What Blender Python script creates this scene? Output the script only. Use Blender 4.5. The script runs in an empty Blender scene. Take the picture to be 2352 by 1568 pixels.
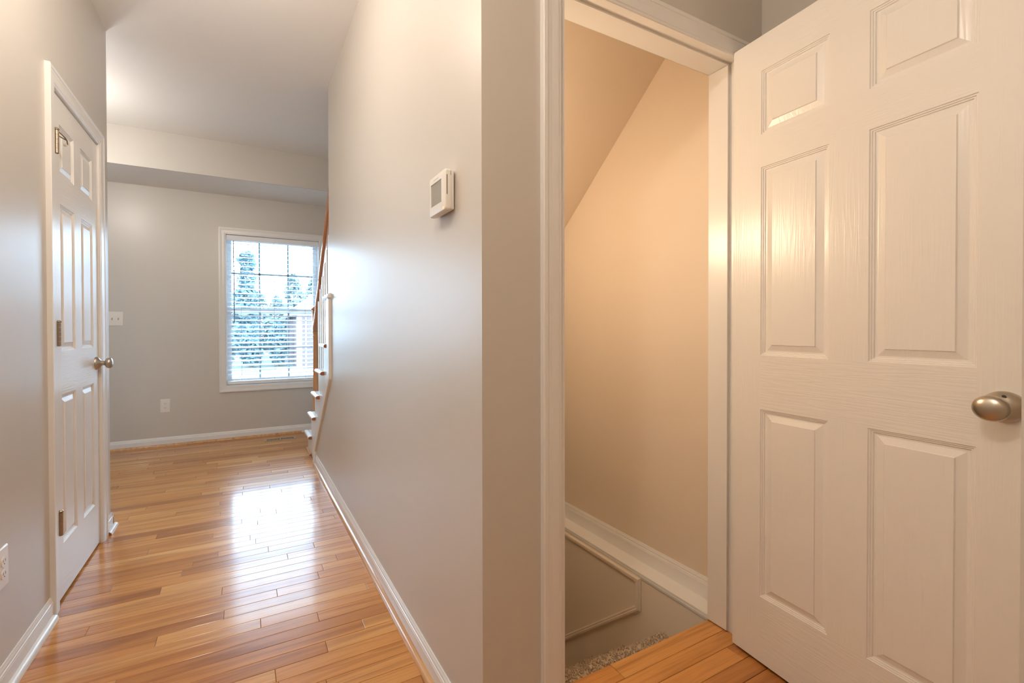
import bpy, bmesh, math, random
from mathutils import Matrix, Vector
random.seed(7)
PI = math.pi
S = bpy.context.scene
COL = S.collection

# ------------------------------------------------------------------ camera, world, lights, exposure
F_PX, CX, CY = 990.37, 1032.86, 762.07            # of a 2352 x 1568 frame
YAW, PITCH, ROLL, CAM_H = (math.radians(25.674), math.radians(-.517), math.radians(-.169), 1.105)
cam_data = bpy.data.cameras.new('camera')
cam = bpy.data.objects.new('camera', cam_data); COL.objects.link(cam)
cam_data.sensor_width = 36.0
cam_data.lens = 36.0 * F_PX / 2352
cam_data.shift_x = (1176 - CX) / 2352
cam_data.shift_y = (CY - 784) / 2352
cam_data.clip_start = .02
fw = Vector((math.sin(YAW) * math.cos(PITCH), math.cos(YAW) * math.cos(PITCH), math.sin(PITCH)))
rt = Vector((math.cos(YAW), -math.sin(YAW), 0)); up = rt.cross(fw)
r2 = rt * math.cos(ROLL) + up * math.sin(ROLL); u2 = -rt * math.sin(ROLL) + up * math.cos(ROLL)
cam.matrix_world = Matrix(((r2.x, u2.x, -fw.x, 0), (r2.y, u2.y, -fw.y, 0), (r2.z, u2.z, -fw.z, CAM_H), (0, 0, 0, 1)))
S.camera = cam

SKY = 17.0
world = bpy.data.worlds.new('overcast_sky'); S.world = world
world.use_nodes = True
bg = world.node_tree.nodes['Background']
bg.inputs[0].default_value = (.55, .77, 1.0, 1)
bg.inputs[1].default_value = SKY

def area(name, loc, direction, size, power, color):
    d = bpy.data.lights.new(name, 'AREA'); d.shape = 'DISK'; d.size = size
    d.energy = power; d.color = color
    o = bpy.data.objects.new(name, d); COL.objects.link(o)
    o.location = loc; o.rotation_euler = Vector(direction).to_track_quat('-Z', 'Y').to_euler()
    return o
def point(name, loc, radius, power, color):
    d = bpy.data.lights.new(name, 'POINT'); d.shadow_soft_size = radius; d.energy = power; d.color = color
    o = bpy.data.objects.new(name, d); COL.objects.link(o); o.location = loc
    return o
WARM = (1, .88, .75)
HALL_LAMP = (-.32, .30, 2.40)
HALL_FILL = (-.20, 1.62, 2.40)  # unseen extra lamp, added to brighten the hall walls
ROOM_LAMP = (-1.15, 3.62, 2.36)
STAIR_LAMP = (.74, 1.50, 1.56)
KITCHEN_LAMP = (.2, -1.5, 2.40)
point('hall_bulb', (HALL_LAMP[0], HALL_LAMP[1], 2.40), .09, 22.5, WARM)
point('hall_fill_light', (HALL_FILL[0], HALL_FILL[1], 2.40), .06, 16, (1, .87, .74))  # fill for the hall walls, not a known fixture
point('room_bulb', ROOM_LAMP, .10, 13, (1, .93, .85))
point('stair_bulb', STAIR_LAMP, .06, 12, (1, .75, .51))
point('kitchen_bulb', (KITCHEN_LAMP[0], KITCHEN_LAMP[1], 2.40), .06, 9, (1, .78, .54))
for px in (.303, .303 - 2.10):
    pd = bpy.data.lights.new('window_portal', 'AREA'); pd.shape = 'RECTANGLE'; pd.size = .92; pd.size_y = 1.54
    pd.cycles.is_portal = True
    po = bpy.data.objects.new('window_portal', pd); COL.objects.link(po)
    po.location = (px, 5.03, 1.29); po.rotation_euler = (-PI / 2, 0, 0)

S.view_settings.view_transform = 'Standard'; S.view_settings.look = 'None'
S.view_settings.gamma = 1; S.view_settings.use_curve_mapping = False
S.view_settings.exposure = 0.34
S.cycles.max_bounces = 12; S.cycles.diffuse_bounces = 7; S.cycles.glossy_bounces = 4
S.cycles.transparent_max_bounces = 12; S.cycles.sample_clamp_indirect = 6

# ------------------------------------------------------------------ materials
def new_mat(name):
    m = bpy.data.materials.new(name); m.use_nodes = True
    nt = m.node_tree
    return m, nt, nt.nodes['Principled BSDF']
def nd(nt, kind, **kw):
    n = nt.nodes.new(kind)
    for k, v in kw.items():
        if k.startswith('i_'): n.inputs[int(k[2:])].default_value = v
        else: setattr(n, k, v)
    return n
def plain(name, color, rough=.5, metal=0, spec=.5, bump=0, bscale=200, coat=0, coat_rough=.1, var=0):
    m, nt, p = new_mat(name)
    p.inputs['Base Color'].default_value = (*color, 1)
    p.inputs['Roughness'].default_value = rough
    p.inputs['Metallic'].default_value = metal
    p.inputs['Specular IOR Level'].default_value = spec
    p.inputs['Coat Weight'].default_value = coat; p.inputs['Coat Roughness'].default_value = coat_rough
    if bump or var:
        g = nd(nt, 'ShaderNodeNewGeometry')
        n = nd(nt, 'ShaderNodeTexNoise'); n.inputs['Scale'].default_value = bscale; n.inputs['Detail'].default_value = 3
        nt.links.new(g.outputs['Position'], n.inputs['Vector'])
        if bump:
            b = nd(nt, 'ShaderNodeBump'); b.inputs['Strength'].default_value = bump; b.inputs['Distance'].default_value = .001
            nt.links.new(n.outputs['Fac'], b.inputs['Height']); nt.links.new(b.outputs[0], p.inputs['Normal'])
        if var:
            mx = nd(nt, 'ShaderNodeMix', data_type='RGBA')
            mx.inputs[6].default_value = (*[c * (1 - var) for c in color], 1); mx.inputs[7].default_value = (*[min(1, c * (1 + var)) for c in color], 1)
            nt.links.new(n.outputs['Fac'], mx.inputs[0]); nt.links.new(mx.outputs[2], p.inputs['Base Color'])
    return m
def emit(name, color, strength):
    m, nt, p = new_mat(name)
    p.inputs['Base Color'].default_value = (*color, 1)
    p.inputs['Emission Color'].default_value = (*color, 1); p.inputs['Emission Strength'].default_value = strength
    return m
def grained_paint(name, color, scale, rough=.32, strength=.25):
    """moulded door skin: embossed wood grain under white paint; scale stretches the grain in the door's own axes"""
    m, nt, p = new_mat(name)
    p.inputs['Base Color'].default_value = (*color, 1); p.inputs['Roughness'].default_value = rough; p.inputs['Specular IOR Level'].default_value = .65
    tc = nd(nt, 'ShaderNodeTexCoord')
    mp = nd(nt, 'ShaderNodeMapping'); mp.inputs['Scale'].default_value = scale
    nt.links.new(tc.outputs['Object'], mp.inputs['Vector'])
    n = nd(nt, 'ShaderNodeTexNoise'); n.inputs['Scale'].default_value = 1; n.inputs['Detail'].default_value = 2; n.inputs['Distortion'].default_value = .3
    nt.links.new(mp.outputs[0], n.inputs['Vector'])
    w = nd(nt, 'ShaderNodeMath', operation='SINE'); k = nd(nt, 'ShaderNodeMath', operation='MULTIPLY'); k.inputs[1].default_value = 34
    nt.links.new(n.outputs['Fac'], k.inputs[0]); nt.links.new(k.outputs[0], w.inputs[0])
    b = nd(nt, 'ShaderNodeBump'); b.inputs['Strength'].default_value = strength; b.inputs['Distance'].default_value = .0006
    nt.links.new(w.outputs[0], b.inputs['Height']); nt.links.new(b.outputs[0], p.inputs['Normal'])
    return m
def wood(name, c_dark, c_mid, c_light, axis, rough=.3, coat=1.0, coat_rough=.1, use_tone=True):
    """oak: grain streaks run along axis; every board carries its own 'tone'"""
    m, nt, p = new_mat(name)
    L = nt.links.new
    g = nd(nt, 'ShaderNodeNewGeometry')
    at = nd(nt, 'ShaderNodeAttribute'); at.attribute_name = 'tone'
    cmb = nd(nt, 'ShaderNodeCombineXYZ')
    for i, k in enumerate((131.0, 57.0, 83.0)):
        mm = nd(nt, 'ShaderNodeMath', operation='MULTIPLY'); mm.inputs[1].default_value = k
        L(at.outputs['Fac'], mm.inputs[0]); L(mm.outputs[0], cmb.inputs[i])
    def streaks(along, across, detail, dist):
        sc = [across] * 3; sc[axis] = along
        v = nd(nt, 'ShaderNodeVectorMath', operation='MULTIPLY'); v.inputs[1].default_value = sc
        L(g.outputs['Position'], v.inputs[0])
        a = nd(nt, 'ShaderNodeVectorMath', operation='ADD'); L(v.outputs[0], a.inputs[0]); L(cmb.outputs[0], a.inputs[1])
        n = nd(nt, 'ShaderNodeTexNoise'); n.inputs['Scale'].default_value = 1; n.inputs['Detail'].default_value = detail; n.inputs['Distortion'].default_value = dist
        L(a.outputs[0], n.inputs['Vector'])
        return n.outputs['Fac']
    broad = streaks(1.6, 34, 3, .6); fine = streaks(7, 330, 2, 0)
    r = nd(nt, 'ShaderNodeValToRGB')
    e = r.color_ramp.elements
    e[0].position = 0; e[0].color = (*c_dark, 1); e[1].position = 1; e[1].color = (*c_light, 1)
    x = e.new(.38); x.color = (*c_mid, 1)
    if use_tone: L(at.outputs['Fac'], r.inputs[0])
    else: r.inputs[0].default_value = .4
    gr = nd(nt, 'ShaderNodeValToRGB'); e = gr.color_ramp.elements
    e[0].position = .30; e[0].color = (.62, .50, .40, 1); e[1].position = .56; e[1].color = (1.06, 1.06, 1.06, 1)
    L(broad, gr.inputs[0])
    fr = nd(nt, 'ShaderNodeValToRGB'); e = fr.color_ramp.elements
    e[0].position = .28; e[0].color = (.80, .74, .68, 1); e[1].position = .5; e[1].color = (1, 1, 1, 1)
    L(fine, fr.inputs[0])
    m1 = nd(nt, 'ShaderNodeMix', data_type='RGBA', blend_type='MULTIPLY'); m1.inputs[0].default_value = .75
    m2 = nd(nt, 'ShaderNodeMix', data_type='RGBA', blend_type='MULTIPLY'); m2.inputs[0].default_value = .8
    L(r.outputs[0], m1.inputs[6]); L(gr.outputs[0], m1.inputs[7])
    L(m1.outputs[2], m2.inputs[6]); L(fr.outputs[0], m2.inputs[7])
    L(m2.outputs[2], p.inputs['Base Color'])
    p.inputs['Roughness'].default_value = rough; p.inputs['Specular IOR Level'].default_value = .25
    p.inputs['Coat Weight'].default_value = coat; p.inputs['Coat Roughness'].default_value = coat_rough
    b = nd(nt, 'ShaderNodeBump'); b.inputs['Strength'].default_value = .05; b.inputs['Distance'].default_value = .0006
    L(broad, b.inputs['Height']); L(b.outputs[0], p.inputs['Normal']); L(b.outputs[0], p.inputs['Coat Normal'])
    return m

M_WALL = plain('satin_greige_paint', (.60, .565, .515), rough=.36, spec=.8, bump=.06, bscale=260)
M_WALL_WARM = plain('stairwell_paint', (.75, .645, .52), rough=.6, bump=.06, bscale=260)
M_WAIN = plain('wainscot_paint', (.80, .71, .59), rough=.3, bump=.03, bscale=90)
M_CEIL = plain('ceiling_paint', (.84, .82, .79), rough=.55, bump=.04, bscale=200)
M_TRIM = plain('white_trim_paint', (.80, .79, .77), rough=.28, spec=.65, bump=.03, bscale=90)
M_DOORV = grained_paint('door_paint_upright_grain', (.80, .785, .76), (55, 55, 2.6), rough=.28, strength=.12)
M_DOORH = grained_paint('door_paint_level_grain', (.80, .785, .76), (3.2, 55, 60), rough=.28, strength=.2)
M_OAK = wood('oak_boards', (.42, .175, .05), (.58, .265, .075), (.70, .39, .145), 0, coat=.42, coat_rough=.12)
M_OAKY = wood('oak_shoe', (.5, .25, .1), (.58, .32, .14), (.68, .39, .17), 1, coat=.6)
M_RAIL = plain('stained_handrail_wood', (.40, .16, .06), rough=.25, coat=1, coat_rough=.08, var=.25, bscale=18)
M_NEWEL = plain('stained_newel_wood', (.52, .23, .08), rough=.3, coat=.8, var=.2, bscale=14)
M_END = plain('stained_end_grain', (.36, .12, .04), rough=.45, var=.3, bscale=60)
M_SUB = plain('dark_joint', (.05, .025, .012), rough=.9)
M_NICKEL = plain('brushed_nickel', (.52, .47, .40), rough=.31, metal=1)
M_BRASS = plain('satin_brass_hinge', (.62, .47, .30), rough=.32, metal=1)
M_HINGE = plain('aged_nickel_hinge', (.42, .34, .26), rough=.33, metal=1)
M_PLATE = plain('white_plastic', (.80, .77, .72), rough=.3)
M_BODY = plain('white_thermostat_plastic', (.80, .78, .73), rough=.35)
M_SCREEN = plain('grey_display', (.30, .29, .25), rough=.18)
M_DARK = plain('dark_slot', (.05, .045, .04), rough=.7)
M_VENT = plain('tan_metal', (.46, .34, .23), rough=.4, metal=.3)
M_SLAT = plain('white_blind', (.84, .86, .88), rough=.4)
M_VINYL = plain('white_vinyl', (.80, .82, .84), rough=.35)
M_MUNTIN = plain('grey_muntin', (.50, .55, .60), rough=.5)
M_CORD = plain('blind_cord', (.45, .47, .50), rough=.8)
M_WAND = plain('dark_tilt_wand', (.10, .12, .17), rough=.3)
M_CARPET = plain('beige_carpet', (.56, .45, .33), rough=.95, spec=.1, var=.55, bscale=210)
M_GLOW = emit('lamp_glass', (1, .88, .72), 3)
M_LED = emit('orange_led', (1, .30, .10), 1.6)
M_LEAF = plain('haze_tinted_needles', (.085, .14, .16), rough=.9, spec=.1, var=.35, bscale=2.5)  # bluish haze of the distance is mixed into the needle colour
M_LEAF2 = plain('haze_tinted_leaves', (.13, .18, .19), rough=.9, spec=.1, var=.35, bscale=2.5)  # leaf colour carries the same painted haze tint
M_BARK = plain('bark', (.14, .12, .10), rough=.9)
M_PAVE = plain('pale_paving', (.40, .41, .40), rough=.9, var=.08, bscale=.6)
M_LAWN = plain('winter_lawn', (.10, .13, .11), rough=.95, var=.2, bscale=1.5)
M_BRICK = plain('faded_brick', (.09, .066, .072), rough=.9, var=.18, bscale=6)
M_SIDING = plain('pale_siding', (.40, .41, .42), rough=.7)
M_ROOF = plain('pale_roof', (.14, .15, .17), rough=.9, var=.15, bscale=3)
M_PANEGLASS = plain('dark_window_glass', (.10, .14, .19), rough=.1)
def glass_mat():
    m, nt, p = new_mat('clear_pane')
    nt.nodes.remove(p)
    out = nt.nodes['Material Output']
    t = nd(nt, 'ShaderNodeBsdfTransparent'); t.inputs[0].default_value = (.94, .97, .98, 1)
    g = nd(nt, 'ShaderNodeBsdfGlossy'); g.inputs['Roughness'].default_value = .02
    f = nd(nt, 'ShaderNodeFresnel'); f.inputs['IOR'].default_value = 1.45
    mx = nd(nt, 'ShaderNodeMixShader')
    nt.links.new(f.outputs[0], mx.inputs[0]); nt.links.new(t.outputs[0], mx.inputs[1]); nt.links.new(g.outputs[0], mx.inputs[2])
    nt.links.new(mx.outputs[0], out.inputs[0])
    return m
M_GLASS = glass_mat()

# ------------------------------------------------------------------ mesh helpers
class MB:
    def __init__(s): s.v = []; s.f = []; s.mi = []; s.m = 0
    def add(s, vs, fs):
        o = len(s.v); s.v += [tuple(v) for v in vs]
        for f in fs: s.f.append(tuple(i + o for i in f)); s.mi.append(s.m)
        return s
    def box(s, x0, x1, y0, y1, z0, z1):
        return s.add([(x0, y0, z0), (x1, y0, z0), (x1, y1, z0), (x0, y1, z0), (x0, y0, z1), (x1, y0, z1), (x1, y1, z1), (x0, y1, z1)],
                     [(0, 3, 2, 1), (4, 5, 6, 7), (0, 1, 5, 4), (1, 2, 6, 5), (2, 3, 7, 6), (3, 0, 4, 7)])
    def prism(s, poly, fn, a, b):
        """polygon (p, q) swept from a to b; fn(p, q, t) -> xyz"""
        n = len(poly)
        return s.add([fn(p, q, a) for p, q in poly] + [fn(p, q, b) for p, q in poly],
                     [tuple(range(n))[::-1], tuple(range(n, 2 * n))] + [(i, (i + 1) % n, n + (i + 1) % n, n + i) for i in range(n)])
    def lathe(s, prof, fn, n=24):
        """prof: (d, r) along an axis; fn(d, u, v) -> xyz"""
        k = len(prof); vs = []
        for d, r in prof:
            for i in range(n):
                a = 2 * PI * i / n; vs.append(fn(d, r * math.cos(a), r * math.sin(a)))
        fs = [(j * n + i, j * n + (i + 1) % n, (j + 1) * n + (i + 1) % n, (j + 1) * n + i) for j in range(k - 1) for i in range(n)]
        fs += [tuple(range(n))[::-1], tuple((k - 1) * n + i for i in range(n))]
        return s.add(vs, fs)
    def tube(s, path, r, n=8):
        path = [Vector(p) for p in path]; vs = []
        for i, p in enumerate(path):
            t = (path[min(i + 1, len(path) - 1)] - path[max(i - 1, 0)]).normalized()
            a = t.cross(Vector((0, 0, 1)) if abs(t.z) < .9 else Vector((1, 0, 0))).normalized(); b = t.cross(a)
            for k in range(n): vs.append(p + a * r * math.cos(2 * PI * k / n) + b * r * math.sin(2 * PI * k / n))
        m = len(path)
        fs = [(j * n + i, j * n + (i + 1) % n, (j + 1) * n + (i + 1) % n, (j + 1) * n + i) for j in range(m - 1) for i in range(n)]
        fs += [tuple(range(n))[::-1], tuple((m - 1) * n + i for i in range(n))]
        return s.add(vs, fs)
    def build(s, name, mats, parent=None, smooth=False, bevel=0, angle=30):
        me = bpy.data.meshes.new(name); me.from_pydata(s.v, [], s.f)
        mats = mats if isinstance(mats, (list, tuple)) else [mats]
        for m in mats: me.materials.append(m)
        if len(mats) > 1: me.polygons.foreach_set('material_index', s.mi)
        bm = bmesh.new(); bm.from_mesh(me); bmesh.ops.recalc_face_normals(bm, faces=bm.faces)
        if bevel:
            bmesh.ops.remove_doubles(bm, verts=bm.verts, dist=1e-6)
            bmesh.ops.bevel(bm, geom=[e for e in bm.edges if len(e.link_faces) == 2 and e.calc_face_angle(0) > .5], offset=bevel, segments=2, affect='EDGES', profile=.5)
        bm.to_mesh(me); bm.free()
        if smooth: me.shade_smooth(); me.set_sharp_from_angle(angle=math.radians(angle))
        o = bpy.data.objects.new(name, me); COL.objects.link(o)
        if parent is not None:
            o.parent = parent
            if not parent.get('_local'): o.matrix_parent_inverse = Matrix.Translation(-world_loc(parent))
        return o
def world_loc(o):
    l = Vector(o.location)
    if o.parent is not None and o.type == 'EMPTY': l = l + world_loc(o.parent)
    return l if o.type == 'EMPTY' else (Vector((0, 0, 0)))
def tag(o, label=None, cat=None, group=None, kind=None):
    if label: o['label'] = label
    if cat: o['category'] = cat
    if group: o['group'] = group
    if kind: o['kind'] = kind
    return o
def root(name, loc, label, cat, group=None, kind=None, rz=0, local=False):
    o = bpy.data.objects.new(name, None); COL.objects.link(o); o.empty_display_size = .1
    o.location = loc; o.rotation_euler = (0, 0, rz)
    if local: o['_local'] = 1
    return tag(o, label, cat, group, kind)
def struct(mb, name, mat, label, cat='wall', **k):
    return tag(mb.build(name, mat, **k), label, cat, kind='structure')
YZ = lambda p, q, t: (t, p, q)      # polygon in Y-Z, swept along X
XZ = lambda p, q, t: (p, t, q)
XY = lambda p, q, t: (p, q, t)

def sweep(path, prof, fn, closed=False):
    """moulding along a plane path (a, b) with mitred corners: list of one MB per side.
    prof (w, t): w to the left-hand side of the path, t out of the plane; fn(a, b, t) -> xyz"""
    n = len(path); P = [Vector(p) for p in path]
    def nrm(i):
        d = (P[(i + 1) % n] - P[i]).normalized(); return Vector((-d.y, d.x))
    out = []
    segs = n if closed else n - 1
    def corner(i):
        if not closed and i == 0: return nrm(0)
        if not closed and i == n - 1: return nrm(n - 2)
        a, b = nrm((i - 1) % n), nrm(i % n); m = (a + b); return m / (1 + a.dot(b))
    for i in range(segs):
        j = (i + 1) % n; ca, cb = corner(i), corner(j); mb = MB(); k = len(prof)
        va = [fn(*(P[i] + ca * w), t) for w, t in prof]; vb = [fn(*(P[j] + cb * w), t) for w, t in prof]
        mb.add(va + vb, [tuple(range(k)), tuple(range(k, 2 * k))[::-1]] + [(q, k + q, k + (q + 1) % k, (q + 1) % k) for q in range(k)])
        out.append(mb)
    return out
CASING = [(0, 0), (0, .008), (.002, .010), (.009, .0105), (.011, .0125), (.018, .013), (.034, .0135), (.046, .0155), (.049, .0155), (.051, .018), (.062, .018), (.064, .016), (.064, 0)]
BASE = [(0, 0), (.0115, 0), (.0115, .056), (.010, .060), (.0095, .064), (.0075, .066), (.007, .073), (.0045, .078), (.003, .083), (0, .083)]
SHOE = [(0, 0), (.018, 0), (.0172, .007), (.014, .013), (.008, .0175), (0, .019)]
def run(prof, P, Q, nrm):
    """baseboard or shoe moulding along P-Q (x, y), profile (out, z), nrm points into the room"""
    mb = MB(); k = len(prof); n = Vector(nrm)
    va = [(P[0] + n.x * o, P[1] + n.y * o, z) for o, z in prof]; vb = [(Q[0] + n.x * o, Q[1] + n.y * o, z) for o, z in prof]
    return mb.add(va + vb, [tuple(range(k)), tuple(range(k, 2 * k))[::-1]] + [(q, k + q, k + (q + 1) % k, (q + 1) % k) for q in range(k)])

# ------------------------------------------------------------------ room shell
XL, XR, YF, YD, H = -.667, .535, 4.83, .928, 2.743
YLE, YWE = 2.97, 3.01            # where the left wall and the hall wall end
XN = 1.708                       # nook wall
YT = 1.04                        # edge of the floor at the basement stairs
OY0, OY1, OZ = 2.190, 2.796, 2.062   # closet door opening
mb = MB().box(XL - .12, XL, -2.6, OY0, 0, H).box(XL - .12, XL, OY1, YLE, 0, H).box(XL - .12, XL, OY0, OY1, OZ, H)
struct(mb, 'wall_left', M_WALL, 'greige hall wall that holds the closed closet door')
struct(MB().box(-3.7, XL - .12, YLE - .12, YLE, 0, H), 'wall_return', M_WALL, 'greige wall turning away behind the closet door corner')
HW = [(YD + .11, 0), (3.70, 0), (3.70, .10), (3.00, .77), (3.03, .80), (3.03, 1.33), (YWE, 1.33), (YWE, H), (YD + .11, H)]
struct(MB().prism(HW, YZ, XR, XR + .115), 'wall_right', M_WALL, 'greige hall wall that carries the thermostat')
DX0, DX1, DZ = .782, 1.589, 2.058     # basement door opening
mb = MB().box(XR, DX0, YD, YD + .11, 0, H).box(DX1, XN + .1, YD, YD + .11, 0, H).box(DX0, DX1, YD, YD + .11, DZ, H)
struct(mb, 'wall_doorway', M_WALL, 'narrow greige wall around the open basement doorway')
struct(MB().box(XN, XN + .1, -.1, YD, 0, H), 'wall_nook', M_WALL, 'short greige wall above and behind the open door')
struct(MB().box(1.0, XN + .1, -2.7, .200, 0, H), 'wall_near', M_WALL, 'greige wall edge beside the knob of the open door')
WX0, WX1, WZ0, WZ1 = -.150, .757, .532, 2.052
VX = -2.10      # centre shift of the second window
mb = MB().box(-3.7, WX0 + VX, YF, YF + .16, -.3, H).box(WX1 + VX, WX0, YF, YF + .16, -.3, H).box(WX0 + VX, WX1 + VX, YF, YF + .16, -.3, WZ0).box(WX0 + VX, WX1 + VX, YF, YF + .16, WZ1, H).box(WX1, 1.80, YF, YF + .16, -.3, H).box(WX0, WX1, YF, YF + .16, -.3, WZ0).box(WX0, WX1, YF, YF + .16, WZ1, H)
struct(mb, 'wall_far', M_WALL, 'greige far wall with the window and blinds')
struct(MB().box(-3.82, -3.7, -2.7, YF + .16, 0, H), 'wall_outer', M_WALL, 'greige outer wall of the far room, out of view')
struct(MB().box(-3.82, XN + .1, -2.72, -2.6, 0, H), 'wall_back', M_WALL, 'greige wall at the hall end behind the viewer')
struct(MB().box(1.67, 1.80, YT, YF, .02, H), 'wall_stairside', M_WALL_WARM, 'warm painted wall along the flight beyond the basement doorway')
cl = struct(MB().box(-3.82, 1.85, -2.72, YF + .16, H, H + .12), 'ceiling', M_CEIL, 'pale flat ceiling over hall and far room', 'ceiling')
MB().box(-3.7, 1.67, 4.287, YF, 2.431, 2.443).build('soffit_underside', M_CEIL, cl)
MB().box(-3.7, 1.67, 4.277, 4.287, 2.431, H - .0005).build('soffit_face', M_WALL, cl)

# ---- stairwell behind the open door
mb = MB().box(XR + .115, XR + .145, YD + .11, 3.4, -2.7, 0)
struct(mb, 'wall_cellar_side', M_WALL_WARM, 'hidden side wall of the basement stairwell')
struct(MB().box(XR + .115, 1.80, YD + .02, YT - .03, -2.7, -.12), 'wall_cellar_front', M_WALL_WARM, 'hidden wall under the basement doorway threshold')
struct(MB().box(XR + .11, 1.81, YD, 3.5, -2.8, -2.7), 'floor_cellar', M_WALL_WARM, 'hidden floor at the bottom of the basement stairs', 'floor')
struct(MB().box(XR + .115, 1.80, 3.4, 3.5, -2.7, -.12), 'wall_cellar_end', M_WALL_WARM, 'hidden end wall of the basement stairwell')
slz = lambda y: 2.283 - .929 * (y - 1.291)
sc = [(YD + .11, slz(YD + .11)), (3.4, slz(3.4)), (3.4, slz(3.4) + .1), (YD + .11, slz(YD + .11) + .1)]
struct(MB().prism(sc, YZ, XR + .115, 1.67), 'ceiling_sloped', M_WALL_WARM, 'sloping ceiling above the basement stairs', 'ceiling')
XW, XLOW, ZLEDGE = 1.67, 1.580, .021
wl = struct(MB().box(XLOW, 1.80, YD + .111, 3.4, -2.7, ZLEDGE - .012), 'wall_wainscot', M_WAIN, 'white panelled lower wall beside the carpeted basement steps')
MB().box(XLOW - .004, XW, YD + .111, 3.4, ZLEDGE - .012, ZLEDGE).build('ledge_cap', M_TRIM, wl, bevel=.002)
MB().prism([(0, 0), (-.006, 0), (-.005, -.008), (-.002, -.016), (0, -.018)], lambda p, q, t: (XLOW + p, t, ZLEDGE - .012 + q), YD + .111, 3.4).build('cove_strip', M_TRIM, wl)
PM = [(w * 1.45, t * 1.3) for w, t in [(0, 0), (0, .004), (.003, .006), (.005, .010), (.010, .011), (.013, .008), (.016, .009), (.019, .006), (.020, 0)]]
pz = ZLEDGE - .022
path = [(1.341, pz), (1.341, -.148), (2.7, -.148 - .93 * 1.359), (2.7, pz)]
for m in sweep(path, PM, lambda a, b, t: (XLOW - t, a, b), closed=True):
    m.build('panel_molding', M_WAIN, wl)
bs = tag(run([(o, z + ZLEDGE) for o, z in BASE], (XW, YD + .111), (XW, 3.4), (-1, 0)).build('baseboard_stairwell', M_TRIM), 'white baseboard sitting on the ledge inside the basement doorway', 'baseboard', kind='structure')

# carpeted basement steps
st = root('carpeted_steps', (1.08, YT, 0), 'beige carpeted steps going down beyond the basement doorway', 'steps')
NO = [(1.242 + .2 * k, -.172 - .19 * k) for k in range(10)]
tufts = MB()
for k, (ny, nz) in enumerate(NO):
    y0 = YT if k == 0 else NO[k - 1][0] - .022
    m = MB()
    prof = [(y0, nz - .19), (ny - .022, nz - .19), (ny - .02, nz - .04), (ny - .004, nz - .026), (ny, nz - .012), (ny - .006, nz - .002), (ny - .016, nz), (y0, nz)]
    m.prism(prof, YZ, XR + .147, XLOW - .001)
    m.build('carpet_step', M_CARPET, st, smooth=True)
    if k < 5:
        for _ in range(2800):
            x = random.uniform(1.0, XLOW - .003)
            if random.random() < .72: y = random.uniform(y0 + .002, ny - .008); z = nz; nv = Vector((random.gauss(0, .45), random.gauss(0, .45), 1))
            else: y = ny - .004; z = nz - random.uniform(.004, .05); nv = Vector((random.gauss(0, .45), 1, random.gauss(0, .5)))
            nv.normalize(); b = Vector((x, y, z)); a = nv.orthogonal().normalized() * .0034; c = nv.cross(a); hgt = random.uniform(.005, .010)
            tufts.add([b + a, b - .5 * a + .87 * c, b - .5 * a - .87 * c, b + nv * hgt + a * .7, b + nv * hgt - a * .5 + c * .5], [(0, 1, 3), (1, 4, 3), (1, 2, 4), (2, 0, 3), (2, 3, 4)])
tp = tufts.build('carpet_pile', M_CARPET, st); tp['kind'] = 'stuff'

# ------------------------------------------------------------------ oak strip floor
mb = MB().box(-3.82, 1.85, -2.72, YT - .004, -.12, -.018)
mb.box(-3.82, XR + .115, YT - .004, YF + .1, -.12, -.018).box(XR + .115, 1.75, 3.5, YF + .1, -.12, -.018)
fl = struct(mb, 'floor', M_SUB, 'glossy honey oak strip floor running across the hall', 'floor')
PW = .0575
def plank_mesh(x0, x1, y0, y1, mb=None):
    own = mb is None
    if own: mb = MB()
    e, g = .0011, .0005; x0 += g; x1 -= g; y0 += g; y1 -= g
    b = [(x0, y0), (x1, y0), (x1, y1), (x0, y1)]; t = [(x0 + e, y0 + e), (x1 - e, y0 + e), (x1 - e, y1 - e), (x0 + e, y1 - e)]
    tz = random.uniform(-.00005, .00005); tx = random.uniform(-.00005, .00005)
    mb.add([(x, y, -.018) for x, y in b] + [(x, y, -.0011) for x, y in b] + [(x, y, (tz if i in (0, 1) else -tz) + (tx if i in (0, 3) else -tx)) for i, (x, y) in enumerate(t)],
           [(0, 3, 2, 1)] + [(i, (i + 1) % 4, 4 + (i + 1) % 4, 4 + i) for i in range(4)] + [(4 + i, 4 + (i + 1) % 4, 8 + (i + 1) % 4, 8 + i) for i in range(4)] + [(8, 9, 10, 11)])
    return mb
def tone_of():
    r = random.random()
    if r < .15: return random.uniform(.0, .22)
    if r < .80: return random.uniform(.25, .58)
    return random.uniform(.6, .95)
def set_tone(o, vals):
    a = o.data.attributes.new('tone', 'FLOAT', 'FACE'); a.data.foreach_set('value', vals)
rest, rest_t, n_pl = MB(), [], 0
rows = []
y = YT
rows.append((y - .062, y)); y -= .062
while y > -2.6: rows.append((y - PW, y)); y -= PW
y = YT
while y < YF: rows.append((y, min(y + PW, YF))); y += PW
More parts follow.
